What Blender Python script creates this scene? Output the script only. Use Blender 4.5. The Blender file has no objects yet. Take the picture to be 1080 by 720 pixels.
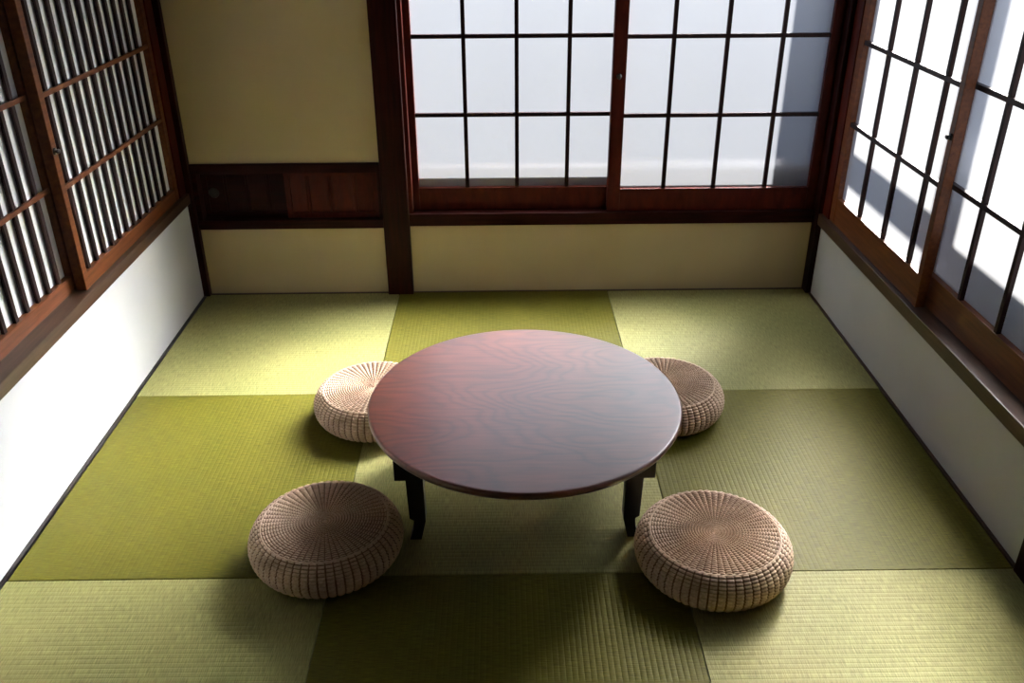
import bpy, bmesh, math, random
from mathutils import Vector, Matrix

random.seed(7)
SC = bpy.context.scene
COL = SC.collection
PI = math.pi

# ------------------------------------------------------------------ materials
def new_mat(name):
    m = bpy.data.materials.new(name)
    m.use_nodes = True
    nt = m.node_tree
    nt.nodes.clear()
    out = nt.nodes.new('ShaderNodeOutputMaterial')
    return m, nt, out

def N(nt, kind, **kw):
    n = nt.nodes.new(kind)
    for k, v in kw.items():
        if k in n.inputs.keys():
            n.inputs[k].default_value = v
        else:
            setattr(n, k, v)
    return n

def ramp(nt, stops):
    r = nt.nodes.new('ShaderNodeValToRGB')
    els = r.color_ramp.elements
    els[0].position, els[0].color = stops[0][0], (*stops[0][1], 1)
    els[1].position, els[1].color = stops[1][0], (*stops[1][1], 1)
    for p, c in stops[2:]:
        e = els.new(p); e.color = (*c, 1)
    return r

def wood(name, dark, light, rough=0.35, axis=(1, 1, 1), scale=6.0, coat=0.0, spec=0.5):
    m, nt, out = new_mat(name)
    tc = N(nt, 'ShaderNodeTexCoord')
    mp = N(nt, 'ShaderNodeMapping'); mp.inputs['Scale'].default_value = axis
    n1 = N(nt, 'ShaderNodeTexNoise'); n1.inputs['Scale'].default_value = scale
    n1.inputs['Detail'].default_value = 6; n1.inputs['Roughness'].default_value = 0.6
    r = ramp(nt, [(0.3, dark), (0.7, light)])
    b = N(nt, 'ShaderNodeBsdfPrincipled')
    b.inputs['Roughness'].default_value = rough
    b.inputs['Specular IOR Level'].default_value = spec
    b.inputs['Coat Weight'].default_value = coat
    bp = N(nt, 'ShaderNodeBump'); bp.inputs['Strength'].default_value = 0.15
    bp.inputs['Distance'].default_value = 0.002
    L = nt.links.new
    L(tc.outputs['Object'], mp.inputs['Vector']); L(mp.outputs['Vector'], n1.inputs['Vector'])
    L(n1.outputs['Fac'], r.inputs['Fac']); L(r.outputs['Color'], b.inputs['Base Color'])
    L(n1.outputs['Fac'], bp.inputs['Height']); L(bp.outputs['Normal'], b.inputs['Normal'])
    L(b.outputs['BSDF'], out.inputs['Surface'])
    return m

def plaster(name, c0, c1, bump=0.15):
    m, nt, out = new_mat(name)
    tc = N(nt, 'ShaderNodeTexCoord')
    n1 = N(nt, 'ShaderNodeTexNoise'); n1.inputs['Scale'].default_value = 2.2
    n1.inputs['Detail'].default_value = 5
    n2 = N(nt, 'ShaderNodeTexNoise'); n2.inputs['Scale'].default_value = 160
    n2.inputs['Detail'].default_value = 3
    r = ramp(nt, [(0.35, c0), (0.65, c1)])
    b = N(nt, 'ShaderNodeBsdfPrincipled'); b.inputs['Roughness'].default_value = 0.9
    b.inputs['Specular IOR Level'].default_value = 0.15
    bp = N(nt, 'ShaderNodeBump'); bp.inputs['Strength'].default_value = bump
    bp.inputs['Distance'].default_value = 0.001
    L = nt.links.new
    L(tc.outputs['Object'], n1.inputs['Vector']); L(tc.outputs['Object'], n2.inputs['Vector'])
    L(n1.outputs['Fac'], r.inputs['Fac']); L(r.outputs['Color'], b.inputs['Base Color'])
    L(n2.outputs['Fac'], bp.inputs['Height']); L(bp.outputs['Normal'], b.inputs['Normal'])
    L(b.outputs['BSDF'], out.inputs['Surface'])
    return m

def frosted(name, col, fwd, rough):
    """Frosted pane: part of the light is scattered evenly, part keeps its direction."""
    m, nt, out = new_mat(name)
    tc = N(nt, 'ShaderNodeTexCoord')
    n1 = N(nt, 'ShaderNodeTexNoise'); n1.inputs['Scale'].default_value = 3.0
    n1.inputs['Detail'].default_value = 4
    r = ramp(nt, [(0.3, tuple(c * 0.94 for c in col)), (0.7, col)])
    t = N(nt, 'ShaderNodeBsdfTranslucent')
    d = N(nt, 'ShaderNodeBsdfRefraction'); d.inputs['IOR'].default_value = 1.5
    d.inputs['Roughness'].default_value = rough
    d.inputs['Color'].default_value = (*col, 1)
    g = N(nt, 'ShaderNodeBsdfGlossy'); g.inputs['Roughness'].default_value = 0.35
    df = N(nt, 'ShaderNodeBsdfDiffuse'); df.inputs['Color'].default_value = (0.75, 0.75, 0.75, 1)
    m1 = N(nt, 'ShaderNodeMixShader'); m1.inputs[0].default_value = fwd
    m2 = N(nt, 'ShaderNodeMixShader'); m2.inputs[0].default_value = 0.12
    m3 = N(nt, 'ShaderNodeMixShader'); m3.inputs[0].default_value = 0.04
    L = nt.links.new
    L(tc.outputs['Object'], n1.inputs['Vector']); L(n1.outputs['Fac'], r.inputs['Fac'])
    L(r.outputs['Color'], t.inputs['Color'])
    L(t.outputs[0], m1.inputs[1]); L(d.outputs[0], m1.inputs[2])
    L(m1.outputs[0], m2.inputs[1]); L(df.outputs[0], m2.inputs[2])
    L(m2.outputs[0], m3.inputs[1]); L(g.outputs[0], m3.inputs[2])
    L(m3.outputs[0], out.inputs['Surface'])
    return m

def tatami_mat():
    m, nt, out = new_mat('rush_weave')
    L = nt.links.new
    tc = N(nt, 'ShaderNodeTexCoord'); oi = N(nt, 'ShaderNodeObjectInfo')
    # stems run across the ribs (local Y); ribs run along local X
    mp = N(nt, 'ShaderNodeMapping'); mp.inputs['Scale'].default_value = (420, 30, 1)
    n1 = N(nt, 'ShaderNodeTexNoise'); n1.inputs['Scale'].default_value = 1.0
    n1.inputs['Detail'].default_value = 3
    n2 = N(nt, 'ShaderNodeTexNoise'); n2.inputs['Scale'].default_value = 3.0
    n2.inputs['Detail'].default_value = 4
    n3 = N(nt, 'ShaderNodeTexNoise'); n3.inputs['Scale'].default_value = 90.0
    n3.inputs['Detail'].default_value = 2
    L(tc.outputs['Object'], mp.inputs['Vector']); L(mp.outputs['Vector'], n1.inputs['Vector'])
    L(tc.outputs['Object'], n2.inputs['Vector']); L(tc.outputs['Object'], n3.inputs['Vector'])
    r1 = ramp(nt, [(0.3, (0.62, 0.62, 0.58)), (0.7, (1.12, 1.1, 1.05))])
    L(n1.outputs['Fac'], r1.inputs['Fac'])
    r2 = ramp(nt, [(0.35, (0.92, 0.94, 0.9)), (0.65, (1.06, 1.04, 1.02))])
    L(n2.outputs['Fac'], r2.inputs['Fac'])
    mx = N(nt, 'ShaderNodeMix', data_type='RGBA', blend_type='MULTIPLY'); mx.inputs[0].default_value = 1
    L(oi.outputs['Color'], mx.inputs[6]); L(r1.outputs['Color'], mx.inputs[7])
    my = N(nt, 'ShaderNodeMix', data_type='RGBA', blend_type='MULTIPLY'); my.inputs[0].default_value = 1
    L(mx.outputs[2], my.inputs[6]); L(r2.outputs['Color'], my.inputs[7])
    b = N(nt, 'ShaderNodeBsdfPrincipled'); b.inputs['Roughness'].default_value = 0.5
    b.inputs['Specular IOR Level'].default_value = 0.16
    bp = N(nt, 'ShaderNodeBump'); bp.inputs['Strength'].default_value = 0.5
    bp.inputs['Distance'].default_value = 0.0012
    L(n1.outputs['Fac'], bp.inputs['Height']); L(bp.outputs['Normal'], b.inputs['Normal'])
    L(my.outputs[2], b.inputs['Base Color']); L(b.outputs['BSDF'], out.inputs['Surface'])
    return m

def tabletop_wood():
    m, nt, out = new_mat('lacquered_red_wood')
    L = nt.links.new
    tc = N(nt, 'ShaderNodeTexCoord')
    mp = N(nt, 'ShaderNodeMapping'); mp.inputs['Scale'].default_value = (1.0, 2.6, 1.0)
    mp.inputs['Rotation'].default_value = (0, 0, math.radians(-8))
    mp.inputs['Location'].default_value = (3.3, 1.2, 0)
    n1 = N(nt, 'ShaderNodeTexNoise'); n1.inputs['Scale'].default_value = 1.7
    n1.inputs['Detail'].default_value = 3.0; n1.inputs['Roughness'].default_value = 0.30
    L(tc.outputs['Object'], mp.inputs['Vector']); L(mp.outputs['Vector'], n1.inputs['Vector'])
    mul = N(nt, 'ShaderNodeMath', operation='MULTIPLY'); mul.inputs[1].default_value = 150
    L(n1.outputs['Fac'], mul.inputs[0])
    sn = N(nt, 'ShaderNodeMath', operation='SINE'); L(mul.outputs[0], sn.inputs[0])
    r = ramp(nt, [(0.0, (0.205, 0.043, 0.021)), (0.7, (0.175, 0.035, 0.018)), (1.0, (0.135, 0.028, 0.015))])
    ad = N(nt, 'ShaderNodeMath', operation='MULTIPLY_ADD')
    ad.inputs[1].default_value = 0.5; ad.inputs[2].default_value = 0.5
    L(sn.outputs[0], ad.inputs[0]); L(ad.outputs[0], r.inputs['Fac'])
    # fine pores along the grain
    mp2 = N(nt, 'ShaderNodeMapping'); mp2.inputs['Scale'].default_value = (8, 110, 8)
    n2 = N(nt, 'ShaderNodeTexNoise'); n2.inputs['Scale'].default_value = 1.0
    n2.inputs['Detail'].default_value = 4
    L(tc.outputs['Object'], mp2.inputs['Vector']); L(mp2.outputs['Vector'], n2.inputs['Vector'])
    r2 = ramp(nt, [(0.3, (0.72, 0.7, 0.7)), (0.7, (1.15, 1.1, 1.1))]); L(n2.outputs['Fac'], r2.inputs['Fac'])
    # cloudy wear
    n3 = N(nt, 'ShaderNodeTexNoise'); n3.inputs['Scale'].default_value = 5.0
    n3.inputs['Detail'].default_value = 5
    L(tc.outputs['Object'], n3.inputs['Vector'])
    r3 = ramp(nt, [(0.3, (0.8, 0.75, 0.75)), (0.7, (1.2, 1.15, 1.1))]); L(n3.outputs['Fac'], r3.inputs['Fac'])
    mx = N(nt, 'ShaderNodeMix', data_type='RGBA', blend_type='MULTIPLY'); mx.inputs[0].default_value = 1
    L(r.outputs['Color'], mx.inputs[6]); L(r2.outputs['Color'], mx.inputs[7])
    my = N(nt, 'ShaderNodeMix', data_type='RGBA', blend_type='MULTIPLY'); my.inputs[0].default_value = 1
    L(mx.outputs[2], my.inputs[6]); L(r3.outputs['Color'], my.inputs[7])
    b = N(nt, 'ShaderNodeBsdfPrincipled')
    rr = N(nt, 'ShaderNodeMapRange'); rr.inputs['To Min'].default_value = 0.30; rr.inputs['To Max'].default_value = 0.44
    L(n3.outputs['Fac'], rr.inputs['Value']); L(rr.outputs[0], b.inputs['Roughness'])
    b.inputs['Specular IOR Level'].default_value = 0.8
    b.inputs['Coat Weight'].default_value = 0.85; b.inputs['Coat Roughness'].default_value = 0.32; b.inputs['Coat IOR'].default_value = 1.9
    bp = N(nt, 'ShaderNodeBump'); bp.inputs['Strength'].default_value = 0.06
    bp.inputs['Distance'].default_value = 0.001
    L(n2.outputs['Fac'], bp.inputs['Height']); L(bp.outputs['Normal'], b.inputs['Normal'])
    L(my.outputs[2], b.inputs['Base Color']); L(b.outputs['BSDF'], out.inputs['Surface'])
    return m

def straw(name, k):
    m, nt, out = new_mat(name)
    L = nt.links.new
    tc = N(nt, 'ShaderNodeTexCoord'); oi = N(nt, 'ShaderNodeObjectInfo')
    n1 = N(nt, 'ShaderNodeTexNoise'); n1.inputs['Scale'].default_value = 130
    n1.inputs['Detail'].default_value = 4
    n2 = N(nt, 'ShaderNodeTexNoise'); n2.inputs['Scale'].default_value = 9
    n2.inputs['Detail'].default_value = 3
    L(tc.outputs['Object'], n1.inputs['Vector']); L(tc.outputs['Object'], n2.inputs['Vector'])
    r = ramp(nt, [(0.2, (0.56, 0.37, 0.24)), (0.5, (0.72, 0.53, 0.37)), (0.8, (0.86, 0.69, 0.52))])
    L(n1.outputs['Fac'], r.inputs['Fac'])
    r2 = ramp(nt, [(0.35, (0.8, 0.76, 0.72)), (0.65, (1.08, 1.06, 1.04))]); L(n2.outputs['Fac'], r2.inputs['Fac'])
    mx = N(nt, 'ShaderNodeMix', data_type='RGBA', blend_type='MULTIPLY'); mx.inputs[0].default_value = 1
    L(r.outputs['Color'], mx.inputs[6]); L(r2.outputs['Color'], mx.inputs[7])
    b = N(nt, 'ShaderNodeBsdfPrincipled'); b.inputs['Roughness'].default_value = 0.55
    b.inputs['Specular IOR Level'].default_value = 0.35
    kk = N(nt, 'ShaderNodeMix', data_type='RGBA', blend_type='MULTIPLY'); kk.inputs[0].default_value = 1
    kk.inputs[7].default_value = (*k, 1); L(mx.outputs[2], kk.inputs[6])
    L(kk.outputs[2], b.inputs['Base Color']); L(b.outputs['BSDF'], out.inputs['Surface'])
    return m

M_POST = wood('dark_red_post_wood', (0.008, 0.0012, 0.0008), (0.030, 0.004, 0.002), 0.45, (12, 12, 1), 5, 0, 0.10)
M_BEAM = wood('dark_red_beam_wood', (0.009, 0.0015, 0.001), (0.030, 0.0045, 0.003), 0.48, (1, 12, 14), 5, 0, 0.08)
M_BROWN = wood('brown_sash_wood', (0.080, 0.022, 0.006), (0.180, 0.055, 0.015), 0.42, (14, 1, 14), 5, 0, 0.25)
M_SILL = wood('worn_brown_sill_wood', (0.035, 0.016, 0.008), (0.085, 0.042, 0.020), 0.42, (14, 1, 14), 5)
M_RED = wood('red_brown_sash_wood', (0.035, 0.0045, 0.0025), (0.085, 0.011, 0.005), 0.45, (6, 6, 2), 6, 0, 0.12)
M_SLAT = wood('dark_slat_wood', (0.010, 0.0025, 0.002), (0.028, 0.007, 0.005), 0.5, (14, 14, 1), 6, 0, 0.2)
M_BLACK = wood('black_lacquered_wood', (0.006, 0.005, 0.005), (0.016, 0.013, 0.012), 0.35, (10, 10, 1), 6)
M_CEIL = wood('cedar_ceiling_boards', (0.07, 0.035, 0.018), (0.14, 0.075, 0.04), 0.6, (12, 1, 1), 4)
M_IRON = wood('dark_iron', (0.010, 0.009, 0.009), (0.022, 0.02, 0.019), 0.4, (1, 1, 1), 20)
M_PLASTER = plaster('beige_sand_plaster', (0.49, 0.395, 0.22), (0.54, 0.44, 0.26))
M_WHITE = plaster('white_wall_plaster', (0.52, 0.515, 0.51), (0.57, 0.565, 0.56))
M_PAPER = plaster('white_backing_paper', (0.74, 0.74, 0.73), (0.80, 0.80, 0.79), 0.05)
M_WEATHER = wood('weathered_grey_wood', (0.10, 0.115, 0.15), (0.17, 0.19, 0.24), 0.7, (10, 10, 1), 5, 0, 0.2)
M_GROUND = plaster('grey_yard_ground', (0.020, 0.025, 0.038), (0.030, 0.036, 0.052), 0.4)
M_GLASS = frosted('frosted_pane', (0.90, 0.94, 1.0), 0.905, 0.95)
M_GLASS_R = frosted('frosted_pane_right', (0.97, 0.97, 0.98), 0.80, 0.95)
M_RUSH = tatami_mat()
M_TABLE = tabletop_wood()
M_STRAW = straw('woven_rush_cord', (1, 1, 1))
M_GAP_SHADE = straw('weave_gap_shade', (0.40, 0.32, 0.27))  # darker copy of the cord, painted shade for the weave gaps

# ------------------------------------------------------------------ helpers
def link_mesh(name, verts, faces, mat, parent=None, smooth=False):
    me = bpy.data.meshes.new(name)
    me.from_pydata(verts, [], faces)
    me.update()
    me.materials.append(mat)
    if smooth:
        for p in me.polygons: p.use_smooth = True
    o = bpy.data.objects.new(name, me)
    COL.objects.link(o)
    if parent: o.parent = parent
    return o

def from_bm(name, bm, mat, parent=None, bevel=0.0, smooth=False):
    if bevel:
        bmesh.ops.bevel(bm, geom=[e for e in bm.edges if len(e.link_faces) == 2 and e.calc_face_angle(0) > 0.5],
                        offset=bevel, segments=2, affect='EDGES', profile=0.6, clamp_overlap=True)
    bmesh.ops.recalc_face_normals(bm, faces=bm.faces)
    me = bpy.data.meshes.new(name)
    bm.to_mesh(me); bm.free()
    me.materials.append(mat)
    if smooth:
        for p in me.polygons: p.use_smooth = True
    o = bpy.data.objects.new(name, me)
    COL.objects.link(o)
    if parent: o.parent = parent
    return o

def box(bm, x0, x1, y0, y1, z0, z1):
    r = bmesh.ops.create_cube(bm, size=1)
    for v in r['verts']:
        v.co = Vector((x0 if v.co.x < 0 else x1, y0 if v.co.y < 0 else y1, z0 if v.co.z < 0 else z1))

def boxes(name, lst, mat, parent=None, bevel=0.0):
    bm = bmesh.new()
    for b in lst: box(bm, *b)
    return from_bm(name, bm, mat, parent, bevel)

def prism(name, prof, y0, y1, mat, parent=None, bevel=0.0):
    """profile in XZ, extruded along Y"""
    bm = bmesh.new()
    a = [bm.verts.new((x, y0, z)) for x, z in prof]
    b = [bm.verts.new((x, y1, z)) for x, z in prof]
    n = len(prof)
    bm.faces.new(a); bm.faces.new(b[::-1])
    for i in range(n):
        bm.faces.new((a[i], b[i], b[(i + 1) % n], a[(i + 1) % n]))
    return from_bm(name, bm, mat, parent, bevel)

def lathe(name, prof, seg, mat, parent=None, smooth=True, loc=(0, 0, 0)):
    verts, faces = [], []
    for r, z in prof:
        for i in range(seg):
            a = 2 * PI * i / seg
            verts.append((loc[0] + r * math.cos(a), loc[1] + r * math.sin(a), loc[2] + z))
    for k in range(len(prof) - 1):
        for i in range(seg):
            j = (i + 1) % seg
            faces.append((k * seg + i, k * seg + j, (k + 1) * seg + j, (k + 1) * seg + i))
    faces.append(tuple(range(seg))[::-1])
    faces.append(tuple((len(prof) - 1) * seg + i for i in range(seg)))
    return link_mesh(name, verts, faces, mat, parent, smooth)

def tag(o, label, cat, group=None, kind=None):
    o['label'] = label; o['category'] = cat
    if group: o['group'] = group
    if kind: o['kind'] = kind
    return o

def empty(name, loc, label, cat, group=None, kind=None):
    o = bpy.data.objects.new(name, None)
    o.empty_display_size = 0.1
    COL.objects.link(o); o.location = loc
    return tag(o, label, cat, group, kind)

def struct(name, lst, mat, label, cat, bevel=0.0):
    return tag(boxes(name, lst, mat, None, bevel), label, cat, kind='structure')

# ------------------------------------------------------------------ the setting
W = 2.64            # room width
YB = -4.40          # wall behind the camera
ZT = 1.74           # lintel height
ZC = 2.40           # ceiling

struct('floor', [(-0.1, W + 0.1, YB, 0.1, -0.12, -0.05), (0.0, W, YB, -2.706, -0.05, -0.002)], M_SILL,
       'wooden subfloor under the green mats', 'floor')
struct('ceiling', [(-0.1, W + 0.1, YB - 0.1, 0.1, ZC, ZC + 0.1)], M_CEIL, 'wooden ceiling above the room', 'ceiling')
struct('wall_back', [
    (-0.10, 0.86, 0.0, 0.10, -0.12, 0.303),
    (-0.10, 0.86, 0.0, 0.10, 0.578, ZC),
    (-0.10, 0.86, 0.085, 0.10, 0.303, 0.578),
    (0.86, W + 0.02, 0.0, 0.10, -0.12, 0.306),
    (0.86, W + 0.02, 0.0, 0.10, ZT + 0.04, ZC)], M_PLASTER,
    'beige plaster back wall around the hatch and below the window', 'wall')
struct('wall_left', [
    (-0.10, 0.0, YB, 0.0, -0.12, 0.425),
    (-0.10, 0.0, YB, 0.0, ZT + 0.04, ZC),
    (-0.10, 0.0, YB, -1.96, 0.425, ZT + 0.04),
    (-0.10, -0.086, -1.96, 0.0, 0.425, ZT + 0.04)], M_WHITE,
    'white plaster left wall under the slatted screens', 'wall')
struct('wall_right', [
    (W, W + 0.09, YB, 0.0, -0.12, 0.306),
    (W, W + 0.09, YB, 0.0, ZT + 0.04, ZC),
    (W, W + 0.09, YB, -1.90, 0.306, ZT + 0.04)], M_WHITE,
    'white plaster right wall under the frosted windows', 'wall')
struct('wall_front', [(-0.1, W + 0.1, YB - 0.1, YB, -0.12, ZC)], M_CEIL, 'plain boarded wall opposite the back window', 'wall')
struct('baseboard_left', [(0.0, 0.012, -2.706, 0.0, -0.05, 0.003)], M_BLACK, 'thin dark strip between left wall and mats', 'baseboard')
struct('baseboard_right', [(W - 0.010, W, -2.706, 0.0, -0.05, 0.003)], M_SILL, 'thin dark strip between right wall and mats', 'baseboard')
struct('baseboard_back', [(0.012, W - 0.010, -0.010, 0.0, -0.05, 0.001)], M_SILL, 'thin strip between back wall and mats', 'baseboard')

# posts and beams
struct('trim_1', [(0.803, 0.912, -0.028, 0.03, -0.05, ZC)], M_POST, 'broad dark wooden post between hatch and back window', 'post', 0.004)
struct('trim_2', [(-0.004, 0.026, -0.030, 0.02, -0.05, ZC)], M_POST, 'narrow dark post in the back left corner', 'post', 0.003)
struct('trim_3', [(2.618, W + 0.03, -0.058, 0.10, -0.05, ZC)], M_POST, 'dark post in the back right corner', 'post', 0.003)
struct('trim_4', [(0.912, 2.618, -0.020, 0.075, 0.309, 0.362), (0.912, 2.618, -0.010, 0.075, 1.735, 1.785)], M_BEAM,
       'dark wooden sill and head beam of the back window', 'sill', 0.003)
struct('trim_5', [(W - 0.020, W + 0.09, -1.90, -0.058, 0.316, 0.362), (W - 0.010, W + 0.09, -1.90, -0.058, 1.735, 1.785)], M_SILL,
       'worn brown wooden sill along the right windows', 'sill', 0.003)
struct('trim_6', [(-0.085, 0.016, -1.96, -0.030, 0.425, 0.466), (-0.085, 0.01, -1.96, -0.030, 1.735, 1.785)], M_SILL,
       'brown wooden sill beam under the slatted screens', 'sill', 0.003)
struct('trim_7', [(W - 0.016, W + 0.09, -1.92, -1.802, -0.05, ZC)], M_POST, 'dark post beside the nearer right window', 'post', 0.003)
struct('trim_8', [(-0.09, 0.010, -2.02, -1.93, 0.466, 1.735)], M_POST, 'dark post beside the nearer slatted screen', 'post', 0.003)
# hatch surround
struct('trim_9', [(0.026, 0.803, -0.012, 0.085, 0.540, 0.580), (0.026, 0.803, -0.014, 0.085, 0.300, 0.338),
                  (0.026, 0.046, -0.008, 0.085, 0.338, 0.540), (0.787, 0.803, -0.008, 0.085, 0.338, 0.540)], M_BEAM,
       'dark red wooden frame around the low wall hatch', 'frame', 0.002)
# window jamb beside the broad post and against the corner post, slatted screen jamb
struct('trim_10', [(0.912, 0.928, -0.004, 0.075, 0.362, 1.735)], M_RED, 'slim jamb between broad post and back window', 'jamb', 0.002)
struct('trim_11', [(-0.080, 0.004, -0.098, -0.030, 0.466, 1.735)], M_RED, 'dark red jamb at the far end of the slatted screens', 'jamb', 0.002)
struct('trim_12', [(W - 0.004, W + 0.08, -0.130, -0.058, 0.362, 1.735)], M_RED, 'dark red jamb at the far end of the right windows', 'jamb', 0.002)

# ------------------------------------------------------------------ frosted sliding windows
def knob(parent, loc, axis, mat=M_IRON):
    """small turn catch: round plate, stem and finger lever"""
    bm = bmesh.new()
    rot = Vector((0, 0, 1)).rotation_difference(Vector(axis)).to_matrix().to_4x4()
    T = Matrix.Translation(loc) @ rot
    bmesh.ops.create_cone(bm, cap_ends=True, segments=20, radius1=0.011, radius2=0.010, depth=0.004, matrix=T @ Matrix.Translation((0, 0, 0.002)))
    bmesh.ops.create_cone(bm, cap_ends=True, segments=16, radius1=0.005, radius2=0.004, depth=0.008, matrix=T @ Matrix.Translation((0, 0, 0.006)))
    bmesh.ops.create_uvsphere(bm, u_segments=16, v_segments=10, radius=0.007, matrix=T @ Matrix.Translation((0, 0, 0.011)) @ Matrix.Diagonal((1, 1.6, 0.7, 1)))
    return from_bm('catch', bm, mat, parent, smooth=True)

def win_back(name, label, x0, x1, p0, p1, mull, bars, y0, th, zb, catch=None):
    o = empty(name, (0.5 * (x0 + x1), y0, zb), label, 'window', 'frosted sliding windows', 'structure')
    ox, oy, oz = o.location
    def R(x0_, x1_, ya, yb, za, zb_): return (x0_ - ox, x1_ - ox, ya - oy, yb - oy, za - oz, zb_ - oz)
    zt, zp0, zp1 = 1.735, 0.457, 1.690
    boxes('frame', [R(x0, p0, y0, y0 + th, zb, zt), R(p1, x1, y0, y0 + th, zb, zt),
                    R(p0, p1, y0 + .001, y0 + th - .001, zb, zp0), R(p0, p1, y0 + .001, y0 + th - .001, zp1, zt)], M_RED, o, 0.002)
    hw = 0.008
    boxes('lattice', [R(x - hw, x + hw, y0 + .003, y0 + .017, zp0, zp1) for x in mull] +
                     [R(p0, p1, y0 + .004, y0 + .018, z - hw, z + hw) for z in bars], M_SLAT, o, 0.001)
    yy = y0 + 0.021
    link_mesh('pane', [(p0 - .004 - ox, yy - oy, zp0 - .004 - oz), (p1 + .004 - ox, yy - oy, zp0 - .004 - oz),
                       (p1 + .004 - ox, yy - oy, zp1 + .004 - oz), (p0 - .004 - ox, yy - oy, zp1 + .004 - oz)], [(0, 1, 2, 3)], M_GLASS, o)
    if catch: knob(o, Vector((catch[0] - ox, y0 - oy, catch[1] - oz)), (0, -1, 0))
    return o

def win_right(name, label, a0, a1, p0, p1, mull, bars, x0, th, zb, catch=None):
    """a0/p0 are the far (larger Y) ends"""
    o = empty(name, (x0, 0.5 * (a0 + a1), zb), label, 'window', 'frosted sliding windows', 'structure')
    ox, oy, oz = o.location
    def R(xa, xb, y0_, y1_, za, zb_): return (xa - ox, xb - ox, min(y0_, y1_) - oy, max(y0_, y1_) - oy, za - oz, zb_ - oz)
    zt, zp0, zp1 = 1.735, 0.467, 1.690
    boxes('frame', [R(x0, x0 + th, a0, p0, zb, zt), R(x0, x0 + th, p1, a1, zb, zt),
                    R(x0 + .001, x0 + th - .001, p0, p1, zb, zp0), R(x0 + .001, x0 + th - .001, p0, p1, zp1, zt)], M_BROWN, o, 0.002)
    hw = 0.008
    boxes('lattice', [R(x0 + .003, x0 + .017, y - hw, y + hw, zp0, zp1) for y in mull] +
                     [R(x0 + .002, x0 + .018, p0, p1, z - hw, z + hw) for z in bars], M_SLAT, o, 0.001)
    xx = x0 + 0.021
    link_mesh('pane', [(xx - ox, p0 + .004 - oy, zp0 - .004 - oz), (xx - ox, p1 - .004 - oy, zp0 - .004 - oz),
                       (xx - ox, p1 - .004 - oy, zp1 + .004 - oz), (xx - ox, p0 + .004 - oy, zp1 + .004 - oz)], [(0, 1, 2, 3)], M_GLASS_R, o)
    if catch: knob(o, Vector((x0 - ox, catch[0] - oy, catch[1] - oz)), (-1, 0, 0))
    return o

BZ = [0.759, 1.063, 1.367]
win_back('window_1', 'left half of the back window, frosted panes beside the broad post', 0.928, 1.800, 0.955, 1.765,
         [1.158, 1.366, 1.574], BZ, 0.037, 0.032, 0.362)
win_back('window_2', 'right half of the back window, frosted panes with a bluish shaded edge', 1.741, 2.618, 1.795, 2.580,
         [1.975, 2.183, 2.398], BZ, 0.0, 0.032, 0.362, (1.768, 0.915))
BR = [0.762, 1.063, 1.367]
win_right('window_3', 'far half of the right window, brightest sunlit frosted panes', -0.130, -0.972, -0.178, -0.942,
          [-0.395, -0.622, -0.845], BR, W, 0.032, 0.362, (-0.958, 0.915))
win_right('window_4', 'near half of the right window, frosted panes at the photo right edge', -0.890, -1.802, -0.925, -1.770,
          [-1.140, -1.362, -1.575], BR, W + 0.037, 0.032, 0.362)

# ------------------------------------------------------------------ slatted screens on the left wall
def screen(name, label, a0, a1, p0, p1, ys, bars, x1, catch=None):
    """x1 is the face towards the room; a0/p0 far ends"""
    o = empty(name, (x1, 0.5 * (a0 + a1), 0.466), label, 'window', 'slatted sliding screens', 'structure')
    ox, oy, oz = o.location
    th = 0.032
    def R(xa, xb, y0_, y1_, za, zb_): return (xa - ox, xb - ox, min(y0_, y1_) - oy, max(y0_, y1_) - oy, za - oz, zb_ - oz)
    zb, zt, zp0, zp1 = 0.466, 1.735, 0.514, 1.690
    boxes('frame', [R(x1 - th, x1, a0, p0, zb, zt), R(x1 - th, x1, p1, a1, zb, zt),
                    R(x1 - th + .001, x1 - .001, p0, p1, zb, zp0), R(x1 - th + .001, x1 - .001, p0, p1, zp1, zt)], M_BROWN, o, 0.002)
    boxes('slats', [R(x1 - 0.019, x1 - 0.009, y - 0.0085, y + 0.0085, zp0, zp1) for y in ys], M_SLAT, o, 0.001)
    boxes('crossbar', [R(x1 - 0.010, x1 - 0.001, p0, p1, z - 0.007, z + 0.007) for z in bars], M_BROWN, o, 0.001)
    xx = x1 - 0.022
    boxes('paper', [R(xx - .002, xx, p0 + .003, p1 - .003, zp0 - .003, zp1 + .003)], M_PAPER, o)
    if catch: knob(o, Vector((x1 - ox, catch[0] - oy, catch[1] - oz)), (1, 0, 0))
    return o

BL = [0.790, 1.062, 1.334]
screen('window_5', 'far slatted wooden screen on the left wall', -0.098, -1.004, -0.130, -0.975,
       [-0.933 + 0.0665 * i for i in range(12)], BL, -0.001, (-0.992, 0.905))
screen('window_6', 'near slatted wooden screen cut off by the photo left edge', -0.960, -1.930, -1.000, -1.890,
       [-1.060 - 0.0665 * i for i in range(13)], BL, -0.040)

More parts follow.
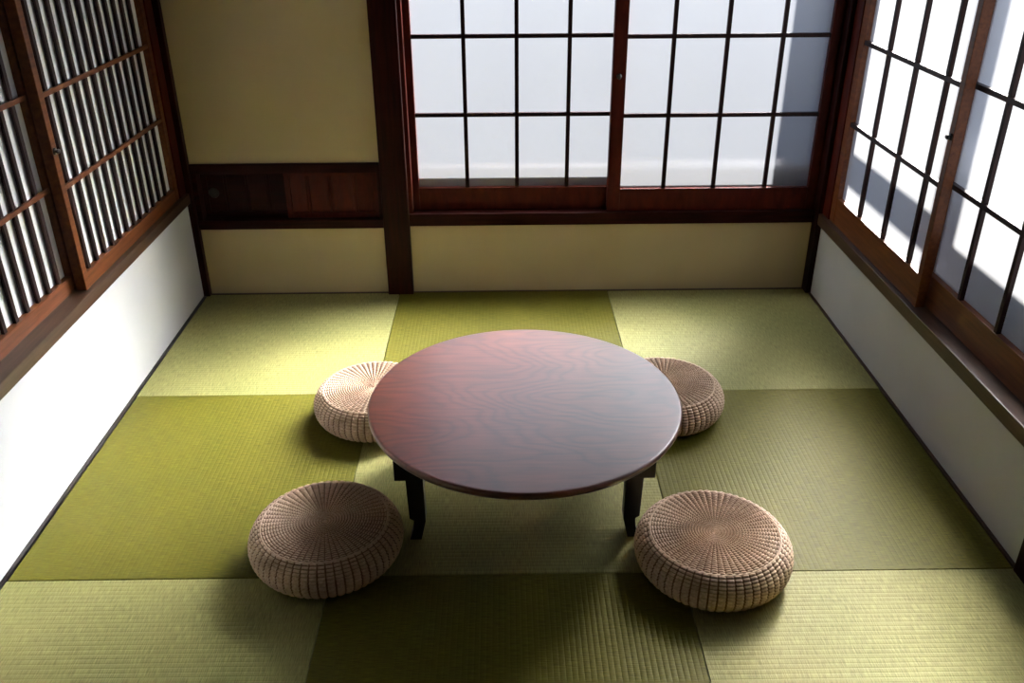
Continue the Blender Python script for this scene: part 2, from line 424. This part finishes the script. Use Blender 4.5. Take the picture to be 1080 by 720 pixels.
# ------------------------------------------------------------------ low hatch with two sliding wooden panels
def hatch_panel(label, x0, x1, y0, boards, pull, mat):
    o = empty('sliding_panel', (0.5 * (x0 + x1), y0, 0.338), label, 'panel', 'sliding panels of the low hatch')
    ox, oy, oz = o.location
    def R(xa, xb, ya, yb, za, zb): return (xa - ox, xb - ox, ya - oy, yb - oy, za - oz, zb - oz)
    t = 0.020; z0, z1 = 0.3385, 0.5395
    boxes('frame', [R(x0, x0 + .022, y0, y0 + t, z0, z1), R(x1 - .022, x1, y0, y0 + t, z0, z1),
                    R(x0 + .022, x1 - .022, y0 + .001, y0 + t - .001, z0, z0 + .022),
                    R(x0 + .022, x1 - .022, y0 + .001, y0 + t - .001, z1 - .022, z1)], mat, o, 0.0015)
    boxes('board', [R(x0 + .02, x1 - .02, y0 + .010, y0 + .017, z0 + .02, z1 - .02)], mat, o)
    for x in boards:
        for dx in (-0.006, 0.006):
            boxes('batten', [R(x + dx - .003, x + dx + .003, y0 + .003, y0 + .011, z0 + .021, z1 - .021)], mat, o, 0.001)
    if pull:
        p = lathe('finger_pull', [(0.020, 0.0), (0.022, 0.002), (0.021, 0.004), (0.016, 0.0035), (0.013, 0.001), (0.002, 0.001)], 28, M_IRON, o)
        p.rotation_euler = (PI / 2, 0, 0); p.location = (pull - ox, y0 + 0.0105 - oy, 0.44 - oz)
    return o
hatch_panel('dark sliding wooden panel at the left of the low hatch', 0.046, 0.425, 0.045, [0.14, 0.23, 0.32], 0.09, M_BEAM)
hatch_panel('reddish sliding wooden panel with battens next to the broad post', 0.398, 0.787, 0.018, [0.49, 0.586, 0.688], None, M_RED)

# ------------------------------------------------------------------ tatami mats
def make_mat(sx, sy, t=0.050):
    """ribs run along local X, one every 14 mm"""
    ribs = max(8, round(sy / 0.014)); per = 6
    ny = ribs * per
    nx = 2
    hx, hy = sx / 2, sy / 2
    verts, faces = [], []
    for j in range(ny + 1):
        y = -hy + sy * j / ny
        ph = (j % per) / per
        e = min(1.0, (hy - abs(y)) / 0.004)
        z = -0.0006 * (1 - math.sqrt(max(0.0, 1 - (2 * ph - 1) ** 2))) - 0.0025 * (1 - e) ** 2
        for i in range(nx + 1):
            x = -hx + sx * i / nx
            verts.append((x, y, z))
    for j in range(ny):
        for i in range(nx):
            a = j * (nx + 1) + i
            faces.append((a, a + 1, a + nx + 2, a + nx + 1))
    b = len(verts)
    verts += [(-hx, -hy, -t), (hx, -hy, -t), (hx, hy, -t), (-hx, hy, -t)]
    r = nx + 1
    faces.append((b, b + 3, b + 2, b + 1))
    faces.append(tuple([b, b + 1] + [i for i in range(nx, -1, -1)]))
    faces.append(tuple([b + 2, b + 3] + [ny * r + i for i in range(nx + 1)]))
    faces.append(tuple([b + 1, b + 2] + [j * r + nx for j in range(ny, -1, -1)]))
    faces.append(tuple([b + 3, b] + [j * r for j in range(ny + 1)]))
    return verts, faces
XS = [0.0125, 0.849, 1.762, 2.6295]
YS = [-0.0105, -0.874, -1.795, -2.7055]
ROWN = ['back row against the back wall', 'middle row', 'front row nearest the viewer']
COLN = ['left', 'centre', 'right']
LABELS = {
    (0, 0): 'pale green tatami mat in the back left corner under the hatch',
    (0, 1): 'green tatami mat against the back wall, behind the round table',
    (0, 2): 'pale green tatami mat in the back right corner',
    (1, 0): 'olive green tatami mat along the left wall, beside both left stools',
    (1, 1): 'pale tatami mat directly under the round table',
    (1, 2): 'olive green tatami mat along the right wall, behind the front right stool',
    (2, 0): 'pale ribbed tatami mat in the front left corner of the photo',
    (2, 1): 'shaded dark green tatami mat at the bottom centre of the photo',
    (2, 2): 'green ribbed tatami mat in the front right corner of the photo'}
LIGHT = (0.385, 0.368, 0.142, 1); DARK = (0.165, 0.150, 0.017, 1)  # weave sheen put into the colour: mats ribbed along X are paler
for r in range(3):
    for c in range(3):
        g = 0.0008
        x0, x1 = XS[c] + g, XS[c + 1] - g
        y0, y1 = YS[r + 1] + g, YS[r] - g
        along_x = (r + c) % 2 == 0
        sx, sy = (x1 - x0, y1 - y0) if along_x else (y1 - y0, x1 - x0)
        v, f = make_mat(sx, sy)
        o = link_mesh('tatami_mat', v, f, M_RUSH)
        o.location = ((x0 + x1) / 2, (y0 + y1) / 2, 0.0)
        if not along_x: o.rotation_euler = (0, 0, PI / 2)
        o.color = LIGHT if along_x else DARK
        tag(o, LABELS[(r, c)], 'tatami mat', 'square tatami mats')

# ------------------------------------------------------------------ round table
TX, TY, TH, TR = 1.362, -1.413, 0.300, 0.440
t = empty('round_table', (TX, TY, 0), 'low round reddish-brown wooden table in the middle of the room', 'table')
top = lathe('tabletop', [(0.02, -0.024), (TR - 0.012, -0.024), (TR - 0.004, -0.020), (TR, -0.012), (TR, -0.007), (TR - 0.0025, -0.002), (TR - 0.006, -0.0002), (TR - 0.010, 0), (0.2, 0), (0.02, 0)],
            160, M_TABLE, t, False, (0, 0, TH))
for p in top.data.polygons:
    if len(p.vertices) == 4 and abs(p.normal.z) < 0.98: p.use_smooth = True
for s in (-1, 1):
    boxes('cleat', [(-0.006 + min(s * 0.272, s * 0.341), -0.006 + max(s * 0.272, s * 0.341), -0.262, 0.262, 0.212, 0.2758)], M_BLACK, t, 0.003)
    for q in (-1, 1):
        prof = [(0.315, 0.2125), (0.269, 0.2125), (0.268, 0.062), (0.282, 0.0), (0.313, 0.0), (0.302, 0.035), (0.300, 0.064), (0.311, 0.072)]
        prof = [(-0.006 + s * x, z) for x, z in prof]
        y0, y1 = (-0.240, -0.202) if q < 0 else (0.202, 0.240)
        prism('leg', prof, y0, y1, M_BLACK, t, 0.003)
boxes('stretcher', [(-0.272, 0.272, -0.03, 0.03, 0.235, 0.2758)], M_BLACK, t, 0.003)

# ------------------------------------------------------------------ woven stools
NS = 56
def woven(profile_pts, rows, per_row, per_sp, amp, closed_center=False):
    """profile_pts: dense polyline (r,z); returns verts, faces with woven relief"""
    # resample by length
    d = [0]
    for a, b in zip(profile_pts, profile_pts[1:]): d.append(d[-1] + math.hypot(b[0] - a[0], b[1] - a[1]))
    total = d[-1]
    nrow = rows * per_row
    seg = NS * per_sp
    verts, faces = [], []
    def sample(s):
        for k in range(len(d) - 1):
            if s <= d[k + 1] + 1e-9:
                u = (s - d[k]) / max(1e-9, d[k + 1] - d[k])
                a, b = profile_pts[k], profile_pts[k + 1]
                return a[0] + (b[0] - a[0]) * u, a[1] + (b[1] - a[1]) * u
        return profile_pts[-1]
    cs = [(math.cos(2 * PI * i / seg), math.sin(2 * PI * i / seg)) for i in range(seg)]
    for j in range(nrow + 1):
        s = total * j / nrow
        r, z = sample(s)
        r2, z2 = sample(min(total, s + 0.002)); r1, z1 = sample(max(0, s - 0.002))
        tx, tz = r2 - r1, z2 - z1
        l = math.hypot(tx, tz) or 1
        nx, nz = tz / l, -tx / l            # outward normal for upward then inward profile
        row = j / per_row
        w = abs(math.sin(PI * row)) ** 0.7
        a_loc = amp * min(1.0, r / 0.05)
        k = int(row) % 2
        for i in range(seg):
            ph = (i % per_sp) / per_sp
            c = abs(math.sin(PI * ph)) ** 0.6
            q = ((i + (per_sp if k else 0)) % (2 * per_sp)) / (2 * per_sp)
            alt = 0.5 + 0.5 * math.cos(2 * PI * q)
            h = a_loc * (w * (0.45 + 0.60 * c + 0.25 * alt) + 0.50 * c)
            verts.append(((r + nx * h) * cs[i][0], (r + nx * h) * cs[i][1], z + nz * h))
    for j in range(nrow):
        for i in range(seg):
            i2 = (i + 1) % seg
            faces.append((j * seg + i, j * seg + i2, (j + 1) * seg + i2, (j + 1) * seg + i))
    if closed_center:
        faces.append(tuple(nrow * seg + i for i in range(seg)))
    return verts, faces, seg

def smooth_prof(pts, n=10):
    out = []
    P = [pts[0]] + pts + [pts[-1]]
    for k in range(1, len(P) - 2):
        p0, p1, p2, p3 = P[k - 1], P[k], P[k + 1], P[k + 2]
        for i in range(n):
            u = i / n
            out.append(tuple(0.5 * (2 * p1[a] + (p2[a] - p0[a]) * u + (2 * p0[a] - 5 * p1[a] + 4 * p2[a] - p3[a]) * u * u +
                                    (3 * p1[a] - p0[a] - 3 * p2[a] + p3[a]) * u ** 3) for a in (0, 1)))
    out.append(pts[-1])
    return out

def shade_gaps(o, seg, per_row, per_sp):
    """paints shade as dark brown faces in the gaps between the rush cords"""
    o.data.materials.append(M_GAP_SHADE)
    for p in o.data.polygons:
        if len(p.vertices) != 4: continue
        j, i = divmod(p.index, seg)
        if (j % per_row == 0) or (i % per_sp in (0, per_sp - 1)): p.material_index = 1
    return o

def make_stool():
    R, H = 0.196, 0.110
    root = empty('woven_stool', (0, 0, 0), 'x', 'stool', 'round woven rush floor stools')
    side = smooth_prof([(.68 * R, 0.0075), (.87 * R, .10 * H), (.97 * R, .28 * H), (R, .50 * H), (.975 * R, .72 * H), (.905 * R, .90 * H), (.835 * R, .985 * H)])
    v, f, seg = woven(side, 18, 5, 10, 0.0045)
    f.append(tuple(range(seg))[::-1])
    shade_gaps(link_mesh('woven_side', v, f, M_STRAW, root, True), seg, 5, 10)
    topp = smooth_prof([(.83 * R, .985 * H), (.70 * R, 1.0 * H), (.45 * R, 1.0 * H), (.2 * R, .985 * H), (.012 * R, .965 * H)])
    v, f, seg = woven(topp, 22, 5, 10, 0.0042, True)
    shade_gaps(link_mesh('woven_top', v, f, M_STRAW, root, True), seg, 5, 10)
    # twisted cord along the edge of the top
    verts, faces = [], []
    n, m = 360, 8
    for i in range(n):
        a = 2 * PI * i / n
        for j in range(m):
            b = 2 * PI * j / m
            rr = 0.0032 * (1 + 0.22 * math.sin(2 * b + a * 55))
            r = .842 * R + rr * math.cos(b)
            verts.append((r * math.cos(a), r * math.sin(a), .99 * H + 0.0015 + rr * math.sin(b)))
    for i in range(n):
        for j in range(m):
            faces.append((i * m + j, ((i + 1) % n) * m + j, ((i + 1) % n) * m + (j + 1) % m, i * m + (j + 1) % m))
    link_mesh('rim_cord', verts, faces, M_STRAW, root, True)
    return root

def copy_tree(o, parent=None):
    c = o.copy(); COL.objects.link(c)
    c.parent = parent
    for ch in list(o.children): copy_tree(ch, c)
    return c

stool = make_stool()
SPOTS = [(0.829, -1.704, 0.4, 'woven rush stool at the front left, in front of the left table leg'),
         (1.842, -1.768, 1.3, 'woven rush stool at the front right, touching the right table leg'),
         (0.872, -1.011, 2.2, 'woven rush stool at the back left, half hidden by the tabletop'),
         (1.838, -1.002, 3.4, 'woven rush stool at the back right, half hidden by the tabletop')]
for i, (x, y, a, lab) in enumerate(SPOTS):
    o = stool if i == 0 else copy_tree(stool)
    o.location = (x, y, 0); o.rotation_euler = (0, 0, a); o['label'] = lab

# ------------------------------------------------------------------ outside
struct('ground', [(-12, 16, -12, 16, -0.75, -0.60)], M_GROUND, 'grey yard outside the windows', 'ground')
# jamb board outside the back window: its shade falls on the last column of panes
struct('trim_13', [(2.60, 2.64, 0.101, 0.250, 0.30, 2.5)], M_WEATHER, 'outer jamb board beside the back window', 'jamb')
struct('trim_15', [(0.92, 2.60, 0.101, 0.121, 0.30, 0.525)], M_SILL, 'outer sill board below the back window', 'sill')
struct('sky_blocker', [(-4.0, 6.2, 3.6, 3.7, -0.6, 1.75), (6.1, 6.2, -4.0, 3.6, -0.6, 0.8)], M_WEATHER, 'added unseen board fence blocking low sky outside the windows', 'fence')  # unseen fence, added to cut low sky and darken the shaded panes
# rail, post and low boarding outside the right window
struct('trim_14', [(2.88, 2.93, -0.60, 0.5, 0.805, 0.885), (2.88, 2.93, -0.69, -0.60, -0.6, 2.5), (2.88, 2.93, -2.3, -0.69, -0.6, 0.775)], M_WEATHER,
       'outer rail, post and boarding beyond the right window', 'railing')

# ------------------------------------------------------------------ light
w = bpy.data.worlds.new('sky'); SC.world = w
w.use_nodes = True
nt = w.node_tree; nt.nodes.clear()
wo = nt.nodes.new('ShaderNodeOutputWorld'); bg = nt.nodes.new('ShaderNodeBackground')
S = Vector((0.49, 0.67, 0.51)).normalized()
tcw = nt.nodes.new('ShaderNodeTexCoord'); sx = nt.nodes.new('ShaderNodeSeparateXYZ')
rw = ramp(nt, [(0.0, (0.78, 0.85, 1.0)), (0.25, (0.78, 0.86, 1.0)), (1.0, (0.50, 0.66, 1.0))])
bg.inputs['Strength'].default_value = 1.25
nt.links.new(tcw.outputs['Generated'], sx.inputs[0]); nt.links.new(sx.outputs['Z'], rw.inputs['Fac'])
nt.links.new(rw.outputs['Color'], bg.inputs[0]); nt.links.new(bg.outputs[0], wo.inputs[0])
sd = bpy.data.lights.new('sun', 'SUN'); sd.energy = 36; sd.angle = math.radians(2.0); sd.color = (1.0, 0.975, 0.94)
so = bpy.data.objects.new('sun', sd); COL.objects.link(so)
so.location = (6, 6, 6); so.rotation_euler = S.to_track_quat('Z', 'Y').to_euler()

# ------------------------------------------------------------------ camera
F = 933.08
yaw, pit, roll = 0.0094, 0.4797, -0.0064
C = Vector((1.3069, -3.5558, 1.5973))
def ray(a, b):
    c, s = math.cos(roll), math.sin(roll); u = c * a + s * b; v = -s * a + c * b
    c, s = math.cos(pit), math.sin(pit); y = c - s * v; z = -s - c * v
    c, s = math.cos(yaw), math.sin(yaw)
    return Vector((c * u + s * y, -s * u + c * y, z))
fw = ray(0, 0); rt = ray(1, 0) - fw; dn = ray(0, 1) - fw
cam = bpy.data.cameras.new('camera'); cam.sensor_width = 36; cam.lens = F * 36 / 1080
cam.clip_start = 0.02
co = bpy.data.objects.new('camera', cam); COL.objects.link(co)
M = Matrix.Identity(4)
for i, vec in enumerate((rt, -dn, -fw)):
    for k in range(3): M[k][i] = vec[k]
M.translation = C
co.matrix_world = M
SC.camera = co

SC.view_settings.view_transform = 'Standard'
SC.view_settings.look = 'None'
SC.view_settings.exposure = 0.08
SC.view_settings.gamma = 1.0
SC.view_settings.use_curve_mapping = False
try:
    SC.cycles.use_denoising = True
    SC.cycles.max_bounces = 16; SC.cycles.diffuse_bounces = 8; SC.cycles.transmission_bounces = 12
    SC.cycles.sample_clamp_indirect = 0
    SC.cycles.caustics_refractive = True; SC.cycles.blur_glossy = 0.2
except Exception:
    pass
